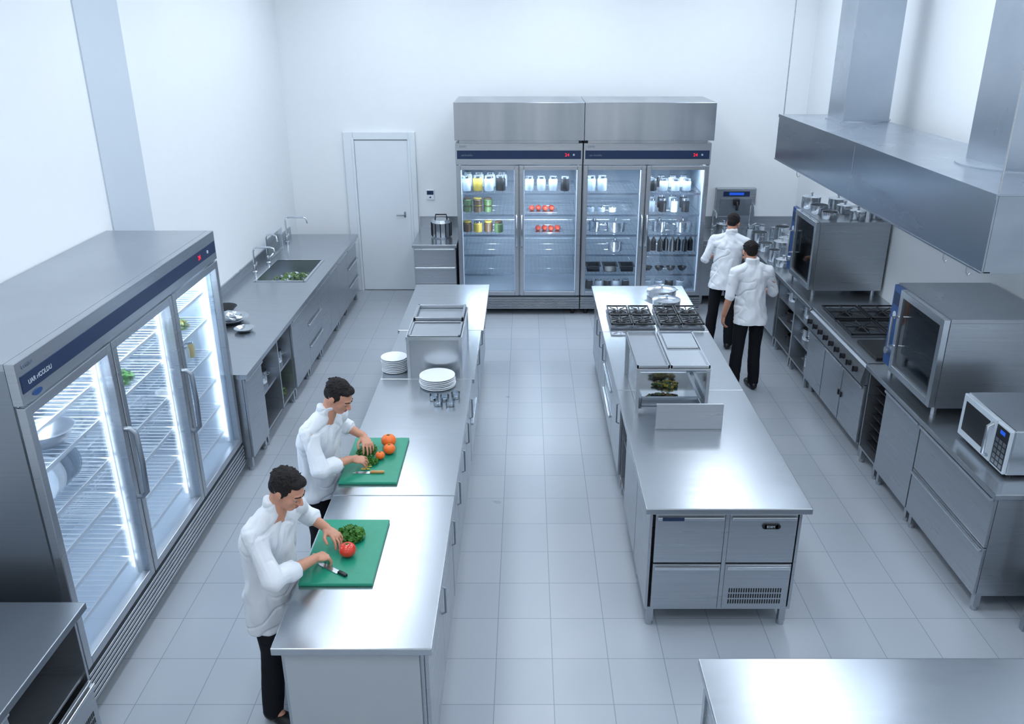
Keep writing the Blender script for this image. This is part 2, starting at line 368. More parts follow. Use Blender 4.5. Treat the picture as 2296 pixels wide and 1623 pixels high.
B().box(-1.69,-1.665,YB-.045,YB-.034,1.05,1.13,.004).tube([(-1.68,YB-.04,1.09),(-1.68,YB-.085,1.09),(-1.70,YB-.09,1.09),(-1.79,YB-.09,1.09)],.009).obj('handle',STEELD,dr,smooth=True)
t=thing('wall_thermostat','small white wall control unit with dark blue display','wall control',(-1.32,YB-.001,1.36))
B().box(-.055,.055,-.02,0,-.07,.07,.005).obj('housing',PLATE,t)
B().box(-.045,.045,-.024,-.019,0,.055,.002).obj('display',NAVY,t)
B().cyl((0,-.026,-.035),(0,-.018,-.035),.012).obj('button',BLUEP,t)
first=None
for x in (-1.75,.45,2.65):
    for y in (1.5,4.0,6.4,8.4,10.1):
        if first is None:
            first=thing('ceiling_light','white rectangular recessed ceiling light panel','light',(x,y,ZC),group='ceiling light panels')
            B().box(-.33,.33,-.63,.63,-.03,0,.005).obj('housing',PLATE,first)
            B().box(-.29,.29,-.59,.59,-.04,-.029).obj('diffuser',LAMP,first)
        else: clone(first,(x,y,ZC))
# ---------------------------------------------------------------- cabinets
def panel_front(root,kind,x0,x1,za,zb,mat=STEEL,g=.004):
    if kind=='open': return
    nm='drawer' if kind=='drawer' else ('vent_panel' if kind=='vent' else 'door')
    p=B().box(x0+g,x1-g,0,.02,za+g,zb-g,.003).obj(nm,mat,root)
    if kind in('drawer','door'):
        b=B().box(x0+g+.01,x1-g-.01,-.022,-.001,zb-.034,zb-.012,.004)
        b.obj('handle',BRIGHT,p)
    if kind=='doorv':
        x=x1-.05
        B().tube([(x,0,zb-.28),(x,-.022,zb-.27),(x,-.022,zb-.11),(x,0,zb-.10)],.006).obj('handle',STEELD,p,smooth=True)
    if kind=='vent':
        b=B().box(x0+g+.01,x1-g-.01,-.022,-.001,zb-.034,zb-.012,.004); b.obj('handle',BRIGHT,p)
        b=B(); n=22; w=(x1-x0-.08)/n
        for r in range(3):
            for i in range(n):
                b.box(x0+.04+i*w,x0+.04+i*w+w*.55,-.002,.001,za+.04+r*.042,za+.04+r*.042+.03)
        b.obj('vent_slots',BLACK,p)
def cabinet(loc,rz,w,d,fronts,label,name='base_cabinet',z0=.13,z1=.86,shelves=(),divs=(),mat=STEEL,group=None,legs=True,top=True):
    r=thing(name,label,'cabinet',loc,rz,group)
    t=.018; b=B(); e=.001
    b.box(e,t,.021,d,z0,z1).box(w-t,w-e,.021,d,z0,z1).box(t,w-t,d-t,d,z0,z1).box(t,w-t,.021,d-t,z0,z0+t)
    if top: b.box(t,w-t,.021,d-t,z1-t,z1)
    for x in divs: b.box(x-.012,x+.012,.0,d-t,z0+t,z1-t)
    b.obj('body',mat,r)
    for z in shelves: B().box(t,w-t,.04,d-t,z,z+.02).obj('shelf',mat,r)
    if legs:
        for x in (.04,w-.04):
            for y in (.05,d-.05):
                bb=B().box(x-.02,x+.02,y-.02,y+.02,.03,z0).cyl((x,y,0),(x,y,.035),.024,seg=10); bb.obj('leg',mat,r)
    for f in fronts: panel_front(r,*f,mat=mat)
    return r
P90,M90=rad(90),-rad(90)
def splash(x0,x1,y0,y1,z0,z1,label):
    return B().box(x0,x1,y0,y1,z0,z1).obj('backsplash',STEEL,label=label,cat='backsplash')
def worktop(x0,x1,y0,y1,label,z0=.86,z1=.90,hole=None,mat=TOP):
    b=B()
    if hole:
        a0,a1,c0,c1=hole
        b.box(x0,x1,y0,c0,z0,z1).box(x0,x1,c1,y1,z0,z1).box(x0,a0,c0,c1,z0,z1).box(a1,x1,c0,c1,z0,z1)
    else: b.box(x0,x1,y0,y1,z0,z1,.005)
    return b.obj('worktop',mat,label=label,cat='worktop')
D='drawer';O='door'
XF=-2.31; DL=.86
def lc(y0,y1,fr,lab,**k): return cabinet((XF,y0,0),P90,y1-y0,DL,fr,lab,group='stainless base cabinets under wall counter',**k)
lc(6.36,6.82,[(O,0,.46,.13,.86)],'brushed steel base cabinet with a single door')
lc(6.82,7.82,[],'open steel base cabinet with inner shelf and post',shelves=(.46,),divs=(.5,))
lc(7.82,8.42,[(O,0,.6,.13,.86)],'brushed steel base cabinet with a single door')
lc(8.42,9.0,[(D,0,.58,.13,.37),(D,0,.58,.37,.61),(D,0,.58,.61,.86)],'brushed steel cabinet with three drawers')
lc(9.0,9.95,[(O,0,.475,.13,.86),(O,.475,.95,.13,.86)],'double-door steel base cabinet below the sink',top=False)
lc(9.95,10.55,[(O,0,.6,.13,.86)],'brushed steel base cabinet with a single door')
lc(10.55,11.2,[(D,0,.65,.13,.37),(D,0,.65,.37,.61),(D,0,.65,.61,.86)],'brushed steel cabinet with three drawers')
wt=worktop(XL+.005,-2.28,6.35,11.25,'long stainless steel counter top with sink along the wall',hole=(-3.0,-2.46,9.02,9.9))
splash(XL+.001,XL+.02,7.16,11.25,.90,1.0,'low stainless backsplash along the wall counter')
def sink(x0,x1,y0,y1,z,dep,label):
    s=thing('sink',label,'sink',((x0+x1)/2,(y0+y1)/2,z-dep))
    w,d=(x1-x0)/2,(y1-y0)/2; b=B(); t=.006; h=dep+.004
    b.box(-w,-w+t,-d,d,0,h).box(w-t,w,-d,d,0,h).box(-w,w,-d,-d+t,0,h).box(-w,w,d-t,d,0,h).box(-w,w,-d,d,0,t)
    b.obj('basin',BASIN,s)
    r=.022
    B().box(-w-r,-w+t,-d-r,d+r,dep+.0005,h+.003).box(w-t,w+r,-d-r,d+r,dep+.0005,h+.003).box(-w,w,-d-r,-d+t,dep+.0005,h+.003).box(-w,w,d-t,d+r,dep+.0005,h+.003).obj('rim',BRIGHT,s)
    b=B().lathe([(.035,.006),(.035,.012),(.02,.010),(.0,.009)],(0,0,0)); b.obj('drain',CHROME,s,smooth=True)
    return s
sink(-2.999,-2.461,9.021,9.899,.90,.16,'rectangular stainless steel sink basin holding washed greens')
def leafpile(name,c,rx,ry,h,n,mat,label,cat,size=.03,kind='stuff'):
    b=B()
    for i in range(n):
        a=random.random()*6.28; r=math.sqrt(random.random()); p=Vector((c[0]+rx*r*math.cos(a),c[1]+ry*r*math.sin(a),c[2]+size*.3+random.random()*h*(1-r*.7)))
        R=Euler((random.uniform(-.9,.9),random.uniform(-.9,.9),random.random()*6.28)).to_matrix(); s=size*random.uniform(.6,1.2)
        vs=[b.bm.verts.new(p+R@Vector(q)*s) for q in [(0,-.5,0),(.35,-.3,.12),(.5,.1,.2),(.22,.2,.02),(.25,.5,.2),(0,.35,0),(-.25,.5,.18),(-.22,.2,.0),(-.5,.1,.2),(-.35,-.3,.1)]]
        cc=b.bm.verts.new(p+R@Vector((0,.05,-.06))*s)
        b.m=0 if random.random()<.72 else 1
        for k in range(10):
            f=b.bm.faces.new((vs[k],vs[(k+1)%10],cc)); f.material_index=b.m if isinstance(mat,list) else 0
    return b.obj(name,mat,label=label,cat=cat,kind=kind)
leafpile('salad_leaves',(-2.73,9.43,.75),.23,.38,.05,330,[LEAFD,PALE],'mixed green and pale salad leaves in the sink','salad',.05)
def faucet(loc,rz,h,reach,label):
    f=thing('faucet',label,'faucet',loc,rz)
    B().lathe([(.03,0),(.03,.02),(.018,.03),(.016,.09),(.012,.1)],(0,0,0),16).obj('base',CHROME,f,smooth=True)
    pts=[(0,0,.08),(0,0,h-.05),(.015,0,h-.015),(.05,0,h),(reach-.05,0,h),(reach-.01,0,h-.015),(reach,0,h-.08)]
    B().tube(pts,.011,10).obj('spout',CHROME,f,smooth=True)
    B().tube([(0,.01,.06),(0,.05,.08),(0,.1,.1)],.008).obj('handle',CHROME,f,smooth=True)
    return f
faucet((-3.1,9.35,.90),0,.3,.25,'chrome mixer faucet beside the wall sink')
faucet((-3.1,10.75,.90),0,.34,.28,'tall chrome swan-neck faucet on the counter')
faucet((-3.06,9.75,.90),rad(-20),.36,.16,'chrome rinse faucet behind the sink')
B().box(-.006,.006,-.33,.33,0,.26,.004).obj('splash_guard',CLEARG,loc=(-3.09,10.2,.90),label='clear glass splash guard standing behind the sink',cat='splash guard')
def bowl(r,h,mat,label,loc,cat='bowl',name='bowl',rot=None,group=None,t=.004):
    b=B().lathe([(0,0),(r*.45,0),(r*.8,h*.4),(r,h),(r*1.05,h),(r-t,h-.003),(r*.78,h*.42+t),(r*.43,t),(0,t)],(0,0,0),28)
    return b.obj(name,mat,loc=loc,rot=rot,smooth=True,label=label,cat=cat,group=group)
def pot(r,h,label,loc,rz=0,lid=True,group=None,mat=BRIGHT):
    p=thing('cooking_pot',label,'pot',loc,rz,group)
    B().lathe([(0,0),(r*.96,0),(r,.01),(r,h),(r*1.03,h),(r*.97,h-.002),(r*.96,.012),(0,.008)],(0,0,0),28).obj('body',mat,p,smooth=True)
    for s in(-1,1):
        B().tube([(s*r*.98,-.03,h*.75),(s*(r+.025),-.025,h*.78),(s*(r+.025),.025,h*.78),(s*r*.98,.03,h*.75)],.005).obj('handle',mat,p,smooth=True)
    if lid:
        B().lathe([(r*1.02,h),(r*1.02,h+.006),(r*.6,h+.02),(.012,h+.026),(.012,h+.04),(.02,h+.05),(0,h+.055)],(0,0,0),28).obj('lid',mat,p,smooth=True)
    return p
def jar(r,h,cm,lidm,label,loc,group=None,name='jar'):
    p=thing(name,label,'jar',loc,0,group)
    B().lathe([(0,0),(r*.92,0),(r,.008),(r,h*.74),(r*.8,h*.84),(r*.8,h*.87),(0,h*.87)],(0,0,0),18).obj('filled_glass',cm,p,smooth=True)
    B().lathe([(r*.86,h*.85),(r*.88,h*.86),(r*.88,h*.99),(r*.82,h),(0,h)],(0,0,0),18).obj('lid',lidm,p,smooth=True)
    return p
def bottle(r,h,m,label,loc,group=None):
    p=thing('bottle',label,'bottle',loc,0,group)
    B().lathe([(0,0),(r,.004),(r,h*.55),(r*.85,h*.65),(r*.35,h*.78),(r*.32,h*.94),(0,h*.94)],(0,0,0),14).obj('glass_body',m,p,smooth=True)
    B().lathe([(r*.4,h*.92),(r*.4,h),(0,h)],(0,0,0),12).obj('cap',BRIGHT,p,smooth=True)
    return p
def gnpan(w,d,h,label,loc,rz=0,name='food_pan',mat=BRIGHT):
    b=B(); t=.003; w/=2;d/=2
    b.box(-w,-w+t,-d,d,0,h).box(w-t,w,-d,d,0,h).box(-w,w,-d,-d+t,0,h).box(-w,w,d-t,d,0,h).box(-w,w,-d,d,0,t)
    b.box(-w-.02,-w+t,-d-.02,d+.02,h,h+.004).box(w-t,w+.02,-d-.02,d+.02,h,h+.004).box(-w,w,-d-.02,-d+t,h,h+.004).box(-w,w,d-t,d+.02,h,h+.004)
    return b.obj(name,mat,loc=loc,rz=rz,label=label,cat='pan')
def foil(loc,r,h,label):
    b=B(); b.sph((0,0,h*.5),(r,r*.75,h*.5),u=22,v=12)
    for v in b.bm.verts:
        n=noise.noise(v.co*22)+noise.noise(v.co*45)*.5; v.co+=v.co.normalized()*n*.022; v.co.z=max(v.co.z,0)
    return b.obj('foil_parcel',BRIGHT,loc=loc,label=label,cat='foil')
bowl(.17,.05,BRIGHT,'flat shiny metal dish on the wall counter',(-2.84,7.66,.90))
foil((-2.82,7.63,.912),.12,.10,'crumpled shiny foil parcel lying in a dish')
bowl(.12,.05,IRON,'dark shallow pan behind the metal dish',(-3.0,7.98,.90))
bowl(.09,.035,BRIGHT,'small flat steel dish on the wall counter',(-2.62,7.40,.90))
for i,(x,y) in enumerate([(-2.46,7.0),(-2.46,7.17),(-2.46,7.5),(-2.46,7.68)]):
    pot(.07,.12,'small steel pot stored in the open cabinet',(x,y,.481),rad(90)*0,lid=False,group='pots in the open cabinet',mat=BRIGHT if i%2 else PLATE)
leafpile('salad_leaves',(-2.47,7.57,.151),.10,.14,.10,140,LEAFD,'loose green leaves stored in the open cabinet','salad',.06)
# BACK LEFT SMALL COUNTER
cabinet((-1.46,10.68,0),0,.55,.9,[(D,0,.55,.37,.61),(D,0,.55,.61,.86),(O,0,.55,.13,.37)],'small stainless cabinet with drawers beside the door')
worktop(-1.475,-.895,10.66,11.647,'small stainless counter top beside the white door')
splash(-1.475,-.895,11.627,11.647,.90,1.06,'low steel backsplash behind the small counter')
k=thing('canister','ribbed steel canister with black trim on the small counter','canister',(-1.13,11.1,.90))
B().lathe([(0,0),(.12,0),(.13,.02),(.13,.2),(.11,.24),(0,.24)],(0,0,0),12).obj('body',BRIGHT,k)
b=B()
for i in range(12):
    a=i*math.pi/6; b.cyl((.132*math.cos(a),.132*math.sin(a),.02),(.132*math.cos(a),.132*math.sin(a),.2),.007,seg=6)
b.obj('rib_band',BLACK,k)
B().tube([(-.08,0,.23),(-.07,0,.3),(.07,0,.3),(.08,0,.23)],.01).obj('handle',BLACK,k,smooth=True)
# ---------------------------------------------------------------- FRIDGES
def wire_shelf(w,d,step,mat=BRIGHT,tw=.0018):
    b=B(); b.tube([(0,0,0),(w,0,0)],.004,6); b.tube([(0,d,0),(w,d,0)],.004,6); b.tube([(0,0,0),(0,d,0)],.004,6); b.tube([(w,0,0),(w,d,0)],.004,6)
    n=int(w/step)
    for i in range(1,n): b.box(i*w/n-tw,i*w/n+tw,0,d,-.0018,.0018)
    for j in range(1,3): b.box(0,w,j*d/3-.002,j*d/3+.002,-.005,-.001)
    b.box(0,w,-.005,.002,-.018,.008)
    return b.mesh('shelf',mat)
def fridge(loc,rz,w,d,h,nd,zd0,zd1,shelves,label,liner,led,gl,hand,step,txt=None,side=STEEL,big=False):
    r=thing('refrigerator',label,'refrigerator',loc,rz)
    t=.035; b=B()
    b.box(0,t,.05,d,.1,h-t).box(w-t,w,.05,d,.1,h-t).box(t,w-t,d-t,d,.1,h-t).box(t,w-t,.05,d-t,.1,zd0)
    b.m=1; b.box(0,w,.05,d,h-t,h)
    b.obj('body',[side,STEEL],r)
    B().box(-.0,w,0,.05,zd1+.012,h,.004).obj('header_panel',STEEL,r)
    hp=h-zd1
    hd=B().box(.02,w-.02,-.004,.001,zd1+hp*.30,zd1+hp*.68,.001).obj('control_strip',NAVY,r)
    if txt:
        text(txt[0],hp*(.145 if big else .14),hd,(.07,-.006,zd1+hp*.43),WHITEP if big else GREYP); text(txt[1],hp*.13,hd,(.05,-.002,zd1+hp*.80),GREYP)
    if big:
        b=B(); vs=[b.bm.verts.new((.13+.04*math.cos(i*.314),-.006,zd1+hp*.17+.015*math.sin(i*.314))) for i in range(20)]; vt=[b.bm.verts.new((v.co.x,-.001,v.co.z)) for v in vs]; b.skin([vs,vt]); b.obj('badge',BLUEP,hd)
    text('24',hp*.2,hd,(w*.86,-.006,zd1+hp*.42),REDL,'display_digits')
    B().cyl((w*.93,-.009,zd1+hp*.49),(w*.93,-.003,zd1+hp*.49),.012).obj('button',WHITEP,hd)
    b=B(); b.m=1; b.box(0,w,.03,.06,.08,zd0-.01); b.m=0
    n=6
    for i in range(n):
        z=.09+i*(zd0-.11)/n; b.box(.0,w,.0,.03,z,z+(zd0-.11)/n*.6,.002)
    b.obj('base_grille',[STEEL,DARK],r)
    for x in(.08,w-.08):
        for y in (.1,d-.1): B().cyl((x,y,0),(x,y,.1),.025,seg=10).obj('caster',BLACK,r)
    b=B(); l=.004; q=t+.001
    b.box(q,q+l,.06,d-q,zd0,h-q).box(w-q-l,w-q,.06,d-q,zd0,h-q).box(q,w-q,d-q-l,d-q,zd0,h-q).box(q,w-q,.06,d-q,zd0+.001,zd0+.006).box(q,w-q,.06,d-q,zd1,zd1+.006)
    b.obj('interior_liner',liner,r)
    cw=w/nd
    for i in range(1,nd): B().box(i*cw-.022,i*cw+.022,.05,.10,zd0,zd1).obj('mullion',STEEL,r)
    sm=wire_shelf(cw-.10,d-.20,step,WIRE if big else BRIGHT,.0030 if big else .0018)
    for i in range(nd):
        for s in (0,1):
            x=i*cw+.055 if s==0 else (i+1)*cw-.055
            B().box(x-.007,x+.007,.085,.10,zd0+.04,zd1-.03).obj('light_strip',led,r)
        for z in shelves: mk('shelf',sm,r,(i*cw+.05,.11,z))
        x0,x1=i*cw+.006,(i+1)*cw-.006; f=.052; b=B()
        b.box(x0,x0+f,0,.045,zd0,zd1,.004).box(x1-f,x1,0,.045,zd0,zd1,.004).box(x0+f,x1-f,0,.045,zd1-f,zd1,.004).box(x0+f,x1-f,0,.045,zd0,zd0+f,.004)
        dd=b.obj('door',STEEL,r)
        B().box(x0+f-.004,x1-f+.004,.018,.024,zd0+f-.004,zd1-f+.004).obj('glass_pane',gl,dd)
        if hand[i]:
            x=x1-f*.5 if hand[i]>0 else x0+f*.5
            zc=(zd0+zd1)/2+.02; L=.23 if big else .2
            R=.016 if big else .011
            B().tube([(x,.0,zc-L),(x,-.03,zc-L),(x,-.06,zc-L+.03),(x,-.066,zc),(x,-.06,zc+L-.03),(x,-.03,zc+L),(x,0,zc+L)],R,10).obj('handle',STEELD if big else BRIGHT,dd,smooth=True)
    return r
LZ=(.45,.68,.91,1.15,1.42,1.64)
fridge((-2.38,3.63,0),P90,2.7,.81,2.1,3,.30,1.87,LZ,'three-door glass-front stainless refrigerator with navy header strip',LINER,LED,GLASS,(1,1,0),.05,('UAR rICOLDU','EWREA'),STEELD,big=True)  # side shade put into a darker steel; body top keeps the lighter one
BZ=(.52,.78,1.04,1.30,1.57)
fridge((-.865,10.5,0),0,1.553,1.1,2.2,2,.27,1.93,BZ,'double glass-door stainless refrigerator stocked with jars',LINERD,LEDW,GLASSB,(1,-1),.05,('uaricoldu','EWRI'))
fridge((.70,10.5,0),0,1.553,1.1,2.2,2,.27,1.93,BZ,'double glass-door stainless refrigerator stocked with pots and bottles',LINERD,LEDW,GLASSB,(1,-1),.05,('ua ricoldu','EWRI'))
for a in(-.865,.6995):
    B().box(a,a+1.561,10.42,11.3,2.24,2.68,.003).box(a+.05,a+1.5,10.5,11.2,2.2,2.24).obj('ventilation_cover',COVERM,label='brushed steel bulkhead box on top of refrigerator',cat='cover panel',group='steel boxes above refrigerators')
def area(loc,rot,sx,sy,e,name='lamp'):
    l=bpy.data.lights.new(name,'AREA'); l.shape='RECTANGLE'; l.size=sx; l.size_y=sy; l.energy=e; l.color=(.86,.94,1)
    o=bpy.data.objects.new(name,l); COL.objects.link(o); o.location=loc; o.rotation_euler=rot; return o
for i in range(3):
    y=3.63+.45+i*.9
    area((-2.58,y,1.855),(0,rad(-12),0),.2,.7,13,'cooler_lamp')
    for s in(-1,1): area((-2.50,y+s*.385,1.08),(rad(90)*s,0,0),.06,1.4,1.6,'cooler_lamp')
for x in(-.47,.30,1.09,1.87):
    area((x,10.72,1.915),(rad(-15),0,0),.6,.12,14,'cooler_lamp')
    area((x,10.62,.95),(rad(90),0,0),.04,1.0,3,'cooler_lamp')
bowl(.15,.10,STEEL,'wide polished steel mixing bowl on refrigerator shelf',(-2.62,4.12,LZ[4]+.008),group='steel bowls in refrigerator')
bowl(.10,.07,STEEL,'small polished steel bowl on refrigerator shelf',(-2.85,4.35,LZ[4]+.008),group='steel bowls in refrigerator')
for i in range(4):
    bowl(.11,.025,PLATE if i<2 else BRIGHT,'round dish standing on edge in refrigerator',(-2.62,3.98+i*.085,LZ[3]+.122),rot=(rad(78),0,0),group='dishes standing on edge')
leafpile('herb_bunch',(-2.62,4.95,LZ[4]+.004),.09,.14,.07,200,LEAF,'bunch of fresh green herbs on refrigerator shelf','herbs',.055)
leafpile('herb_bunch',(-2.62,5.95,LZ[4]+.004),.08,.10,.10,150,[LEAFD,YEL],'pale green herbs on refrigerator shelf','herbs',.055)
for i in range(3): jar(.05,.13,YEL if i%2 else PALE,BRIGHT,'small jar of preserves on refrigerator shelf',(-2.62,6.0+i*.11 if i<2 else 5.75,LZ[4]+.008 if i==2 else LZ[3]+.008),'jars in tall refrigerator')
for z,x in((LZ[2],5.85),(LZ[1],6.0)): bowl(.1,.06,PLATE,'white bowl on refrigerator shelf',(-2.7,x,z+.008),group='white bowls in refrigerator')
GJ='jars on refrigerator shelves'
J={}
for key,cm,lm,lab in(('y',YEL,BRIGHT,'glass jar of yellow preserves with steel lid'),('b',BRN,YEL,'glass jar of brown preserves'),('g',GRN,BRN,'glass jar of green pickles'),('p',PALE,BRIGHT,'pale clear storage jar with steel lid'),('k',BLACK,BRIGHT,'dark can with steel lid')):
    J[key]=(cm,lm,lab)
base={}
def putjar(key,x,y,z,r,h):
    kk=(key,r,h)
    if kk not in base:
        cm,lm,lab=J[key]; base[kk]=jar(r,h,cm,lm,lab,(x,y,z),GJ)
    else: clone(base[kk],(x,y,z))
e=.008
Yf=10.76
rows=[(BZ[4],-.76,['p','y','p','k'],.062,.19,.145),(BZ[3],-.75,['g','b','g'],.058,.09,.13),(BZ[2],-.76,['b','y','b','g'],.056,.14,.135),
 (BZ[4],.04,['p','p','p','k'],.056,.18,.15),(BZ[4],.82,['p','p'],.06,.19,.14),(BZ[3],.82,['p','p','p'],.05,.07,.14),
 (BZ[4],1.60,['k','p','p','p'],.055,.15,.145),(BZ[3],1.60,['p','k','p','k'],.05,.17,.145),(.28,.83,['k','p','k','p','k'],.05,.13,.12),(.28,1.60,['p','p','k','p'],.055,.13,.145)]
for z,x0,ks,r,h,st in rows:
    for i,kx in enumerate(ks): putjar(kx,x0+i*st,Yf+random.uniform(0,.03),z+e,r,h)
for i,kx in enumerate(['g','b','g']): putjar(kx,-.75+i*.13,Yf,BZ[3]+e+.091,.058,.09)
for i,kx in enumerate(['p','p','p','p']): putjar(kx,-.76+i*.15,Yf+.3,BZ[4]+e,.062,.19)
for i,kx in enumerate(['p','k','p','p']): putjar(kx,1.60+i*.145,Yf+.28,BZ[4]+e,.055,.15); putjar('k' if i%2 else 'p',1.62+i*.145,Yf+.28,BZ[3]+e,.05,.17)
def platter(loc,label,n,mat,kindname):
    B().box(-.2,.2,-.13,.13,0,.012,.005).obj('tray',BRIGHT,loc=loc,label='flat steel tray on refrigerator shelf',cat='tray')
    for i in range(n):
        b=B().sph((0,0,0),(.075,.038,.032),u=14,v=8).cap((.07,0,.005),(.095,0,.015),.008,.005,8)
        b.obj(kindname,mat,loc=(loc[0]-.13+i*.085,loc[1]+(.01 if i%2 else -.01),loc[2]+.012+.032),rz=1.5+.1*i,smooth=True,label=label,cat='vegetable',group='red peppers on trays')
platter((.20,10.80,BZ[3]+e),'glossy red pepper lying on a steel tray',4,REDF,'red_pepper')
platter((.28,10.80,BZ[2]+e),'glossy red pepper lying on a steel tray',4,REDF,'red_pepper')
for x,z,r in((1.16,BZ[2],.12),(2.03,BZ[2],.11),(1.72,BZ[2],.09),(.88,BZ[2],.07),(1.16,BZ[1],.09)):
    pot(r,.12,'lidded polished steel pot on refrigerator shelf',(x,Yf+.06,z+e),group='pots in refrigerator')
bb=bottle(.035,.22,BLACK,'dark glass bottle with metal cap on refrigerator shelf',(1.58,Yf,BZ[1]+e),'dark bottles on refrigerator shelf')
for i in range(1,8): clone(bb,(1.58+i*.08,Yf+(i%2)*.05,BZ[1]+e))
for i in range(3): gnpan(.16,.2,.07,'dark food pan on refrigerator shelf',(.88+i*.22,Yf+.06,BZ[0]+e),mat=IRON)
for i in range(4): bowl(.06,.05,BLACK,'small dark bowl on refrigerator shelf',(1.60+i*.15,Yf+.03,BZ[0]+e),group='dark bowls')
# ---------------------------------------------------------------- LEFT ISLAND
def ic(y0,y1,fr,lab,**k): return cabinet((-.46,y0,0),P90,y1-y0,.69,fr,lab,group='island cabinets on the aisle side',**k)
ic(3.16,3.81,[('doorv',0,.65,.13,.86)],'steel island cabinet with a single door')
ic(3.81,4.46,[('doorv',0,.65,.13,.86)],'steel island cabinet with a single door')
ic(4.49,5.37,[('doorv',0,.44,.13,.86),('doorv',.44,.88,.13,.86)],'double-door steel island cabinet')
ic(5.37,6.25,[('doorv',0,.44,.13,.86),('doorv',.44,.88,.13,.86)],'double-door steel island cabinet')
ic(6.29,7.40,[(D,0,.55,.5,.86),(D,0,.55,.13,.5),('doorv',.55,1.11,.13,.86)],'steel island cabinet with drawers and door')
ic(7.45,8.86,[('doorv',0,.47,.13,.86),('doorv',.47,.94,.13,.86),('doorv',.94,1.41,.13,.86)],'three-door steel island cabinet')
worktop(-1.18,-.435,3.11,4.462,'bright stainless preparation worktop holding green boards')
worktop(-1.18,-.435,4.466,6.262,'stainless preparation worktop with cutting board and oranges')
worktop(-1.18,-.42,6.266,7.42,'stainless worktop with covered pans and plates')
worktop(-1.20,-.40,7.424,8.9,'empty stainless worktop at the island end')
B().box(-1.13,-.50,3.135,3.155,.02,.86,.004).obj('end_panel',pm('end_panel_grey',(162,169,176),(155,163,171),.5),label='plain pale grey end panel closing the island',cat='panel')
bm_=thing('food_warmer','stainless steel countertop food warmer with two recessed pans','food warmer',(-.735,6.3,.90))
b=B(); w=.215
b.box(-w,w,.012,.02,.02,.33).box(-w,w,.73,.738,.02,.33).box(-w,-w+.008,.02,.73,.02,.33).box(w-.008,w,.02,.73,.02,.33).box(-w,w,0.01,.74,.0,.02)
b.obj('body',TOP,bm_)
b=B()
for x in(-w+.005,w-.005):
    for y in(.005,.745): b.box(x-.012,x+.012,y-.012,y+.012,0,.345)
b.box(-w-.01,w+.01,-.01,.0,.325,.35).box(-w-.01,w+.01,.75,.76,.325,.35).box(-w-.01,-w,0,.75,.325,.35).box(w,w+.01,0,.75,.325,.35).box(-w,w,.365,.385,.335,.35)
b.obj('frame',BRIGHT,bm_)
for y0,y1,z in((.005,.36,0),(.39,.745,.02)):
    b=B(); a=w-.005; r=.02
    b.box(-a,a,y0,y0+r,.35,.358+z,.003).box(-a,a,y1-r,y1,.35,.358+z,.003).box(-a,-a+r,y0,y1,.35,.358+z,.003).box(a-r,a,y0,y1,.35,.358+z,.003).box(-a+r,a-r,y0+r,y1-r,.342,.348)
    b.obj('recessed_pan',TOP,bm_)
def plate(r,h,label,loc,group):
    b=B().lathe([(0,0),(r*.6,0),(r*.64,.003),(r*.97,h-.001),(r,h),(r,h+.003),(r*.96,h+.003),(r*.6,.007),(0,.006)],(0,0,0),36)
    return b.obj('plate',PLATE,loc=loc,smooth=True,label=label,cat='plate',group=group)
p0=plate(.108,.010,'white porcelain plate in a stack on the worktop',(-1.085,6.46,.90),'stacked white plates')
for i in range(1,8): clone(p0,(-1.085+random.uniform(-.005,.005),6.46,.90+i*.0155))
p0=plate(.14,.014,'wide white porcelain plate stacked by food warmer',(-.70,6.135,.90),'wide stacked white plates')
for i in range(1,6): clone(p0,(-.70+random.uniform(-.008,.008),6.135,.90+i*.0155))
gl=B().lathe([(0,0),(.03,0),(.034,.004),(.036,.045),(.034,.045),(.031,.006),(0,.005)],(0,0,0),16).obj('drinking_glass',CLEARG,loc=(-.62,5.85,.90),smooth=True,label='small clear glass standing by the plates',cat='glass',group='small glasses on the worktop')
for x,y in((-.70,5.86),(-.54,5.90),(-.66,5.77),(-.57,5.76)): clone(gl,(x,y,.90))
def board(x0,x1,y0,y1,rz,lab):
    b=B().box(-(x1-x0)/2,(x1-x0)/2,-(y1-y0)/2,(y1-y0)/2,0,.02,.006)
    return b.obj('cutting_board',GREEN,loc=((x0+x1)/2,(y0+y1)/2,.90),rz=rz,label=lab,cat='cutting board')
board(-1.165,-.785,3.57,4.17,rad(0),'green plastic cutting board with tomato, parsley and knife')
board(-1.172,-.805,4.59,5.2,rad(0),'green plastic cutting board with oranges and herbs')
def fruit(r,mat,name,label,loc,group=None):
    f=thing(name,label,name,loc,0,group)
    prof=[]
    for i in range(13):
        a=-math.pi/2+math.pi*i/12; rr=math.cos(a)*r; zz=r*.88*math.sin(a)
        if i>=10: zz-=.12*r*(i-9)/3
        prof.append((rr,zz+r*.88))
    B().lathe(prof,(0,0,0),24).obj('flesh',mat,f,smooth=True)
    b=B(); zt=r*1.62
    for i in range(5):
        a=i*1.257; b.cyl((0,0,zt),(math.cos(a)*r*.3,math.sin(a)*r*.3,zt+.001+r*.05),.003,.001,6)
    b.cyl((0,0,zt),(0,0,zt+r*.15),.003,seg=6); b.obj('stem',STEM,f)
fruit(.046,TOM,'tomato','round ripe red tomato on the green board',(-.955,3.81,.92))
fruit(.05,ORG,'orange','large round orange on the green board',(-.925,5.07,.92),'oranges')
fruit(.040,ORG,'orange','medium round orange on the green board',(-.905,4.965,.92),'oranges')
fruit(.031,ORG,'orange','small orange on the green board',(-.955,4.89,.92),'oranges')
leafpile('parsley_bunch',(-.975,3.98,.92),.075,.085,.06,330,LEAF,'bunch of curly green parsley on the board','herbs',.028)
leafpile('parsley_bunch',(-1.06,4.98,.92),.06,.11,.03,170,LEAF,'loose chopped parsley on the board','herbs',.024)
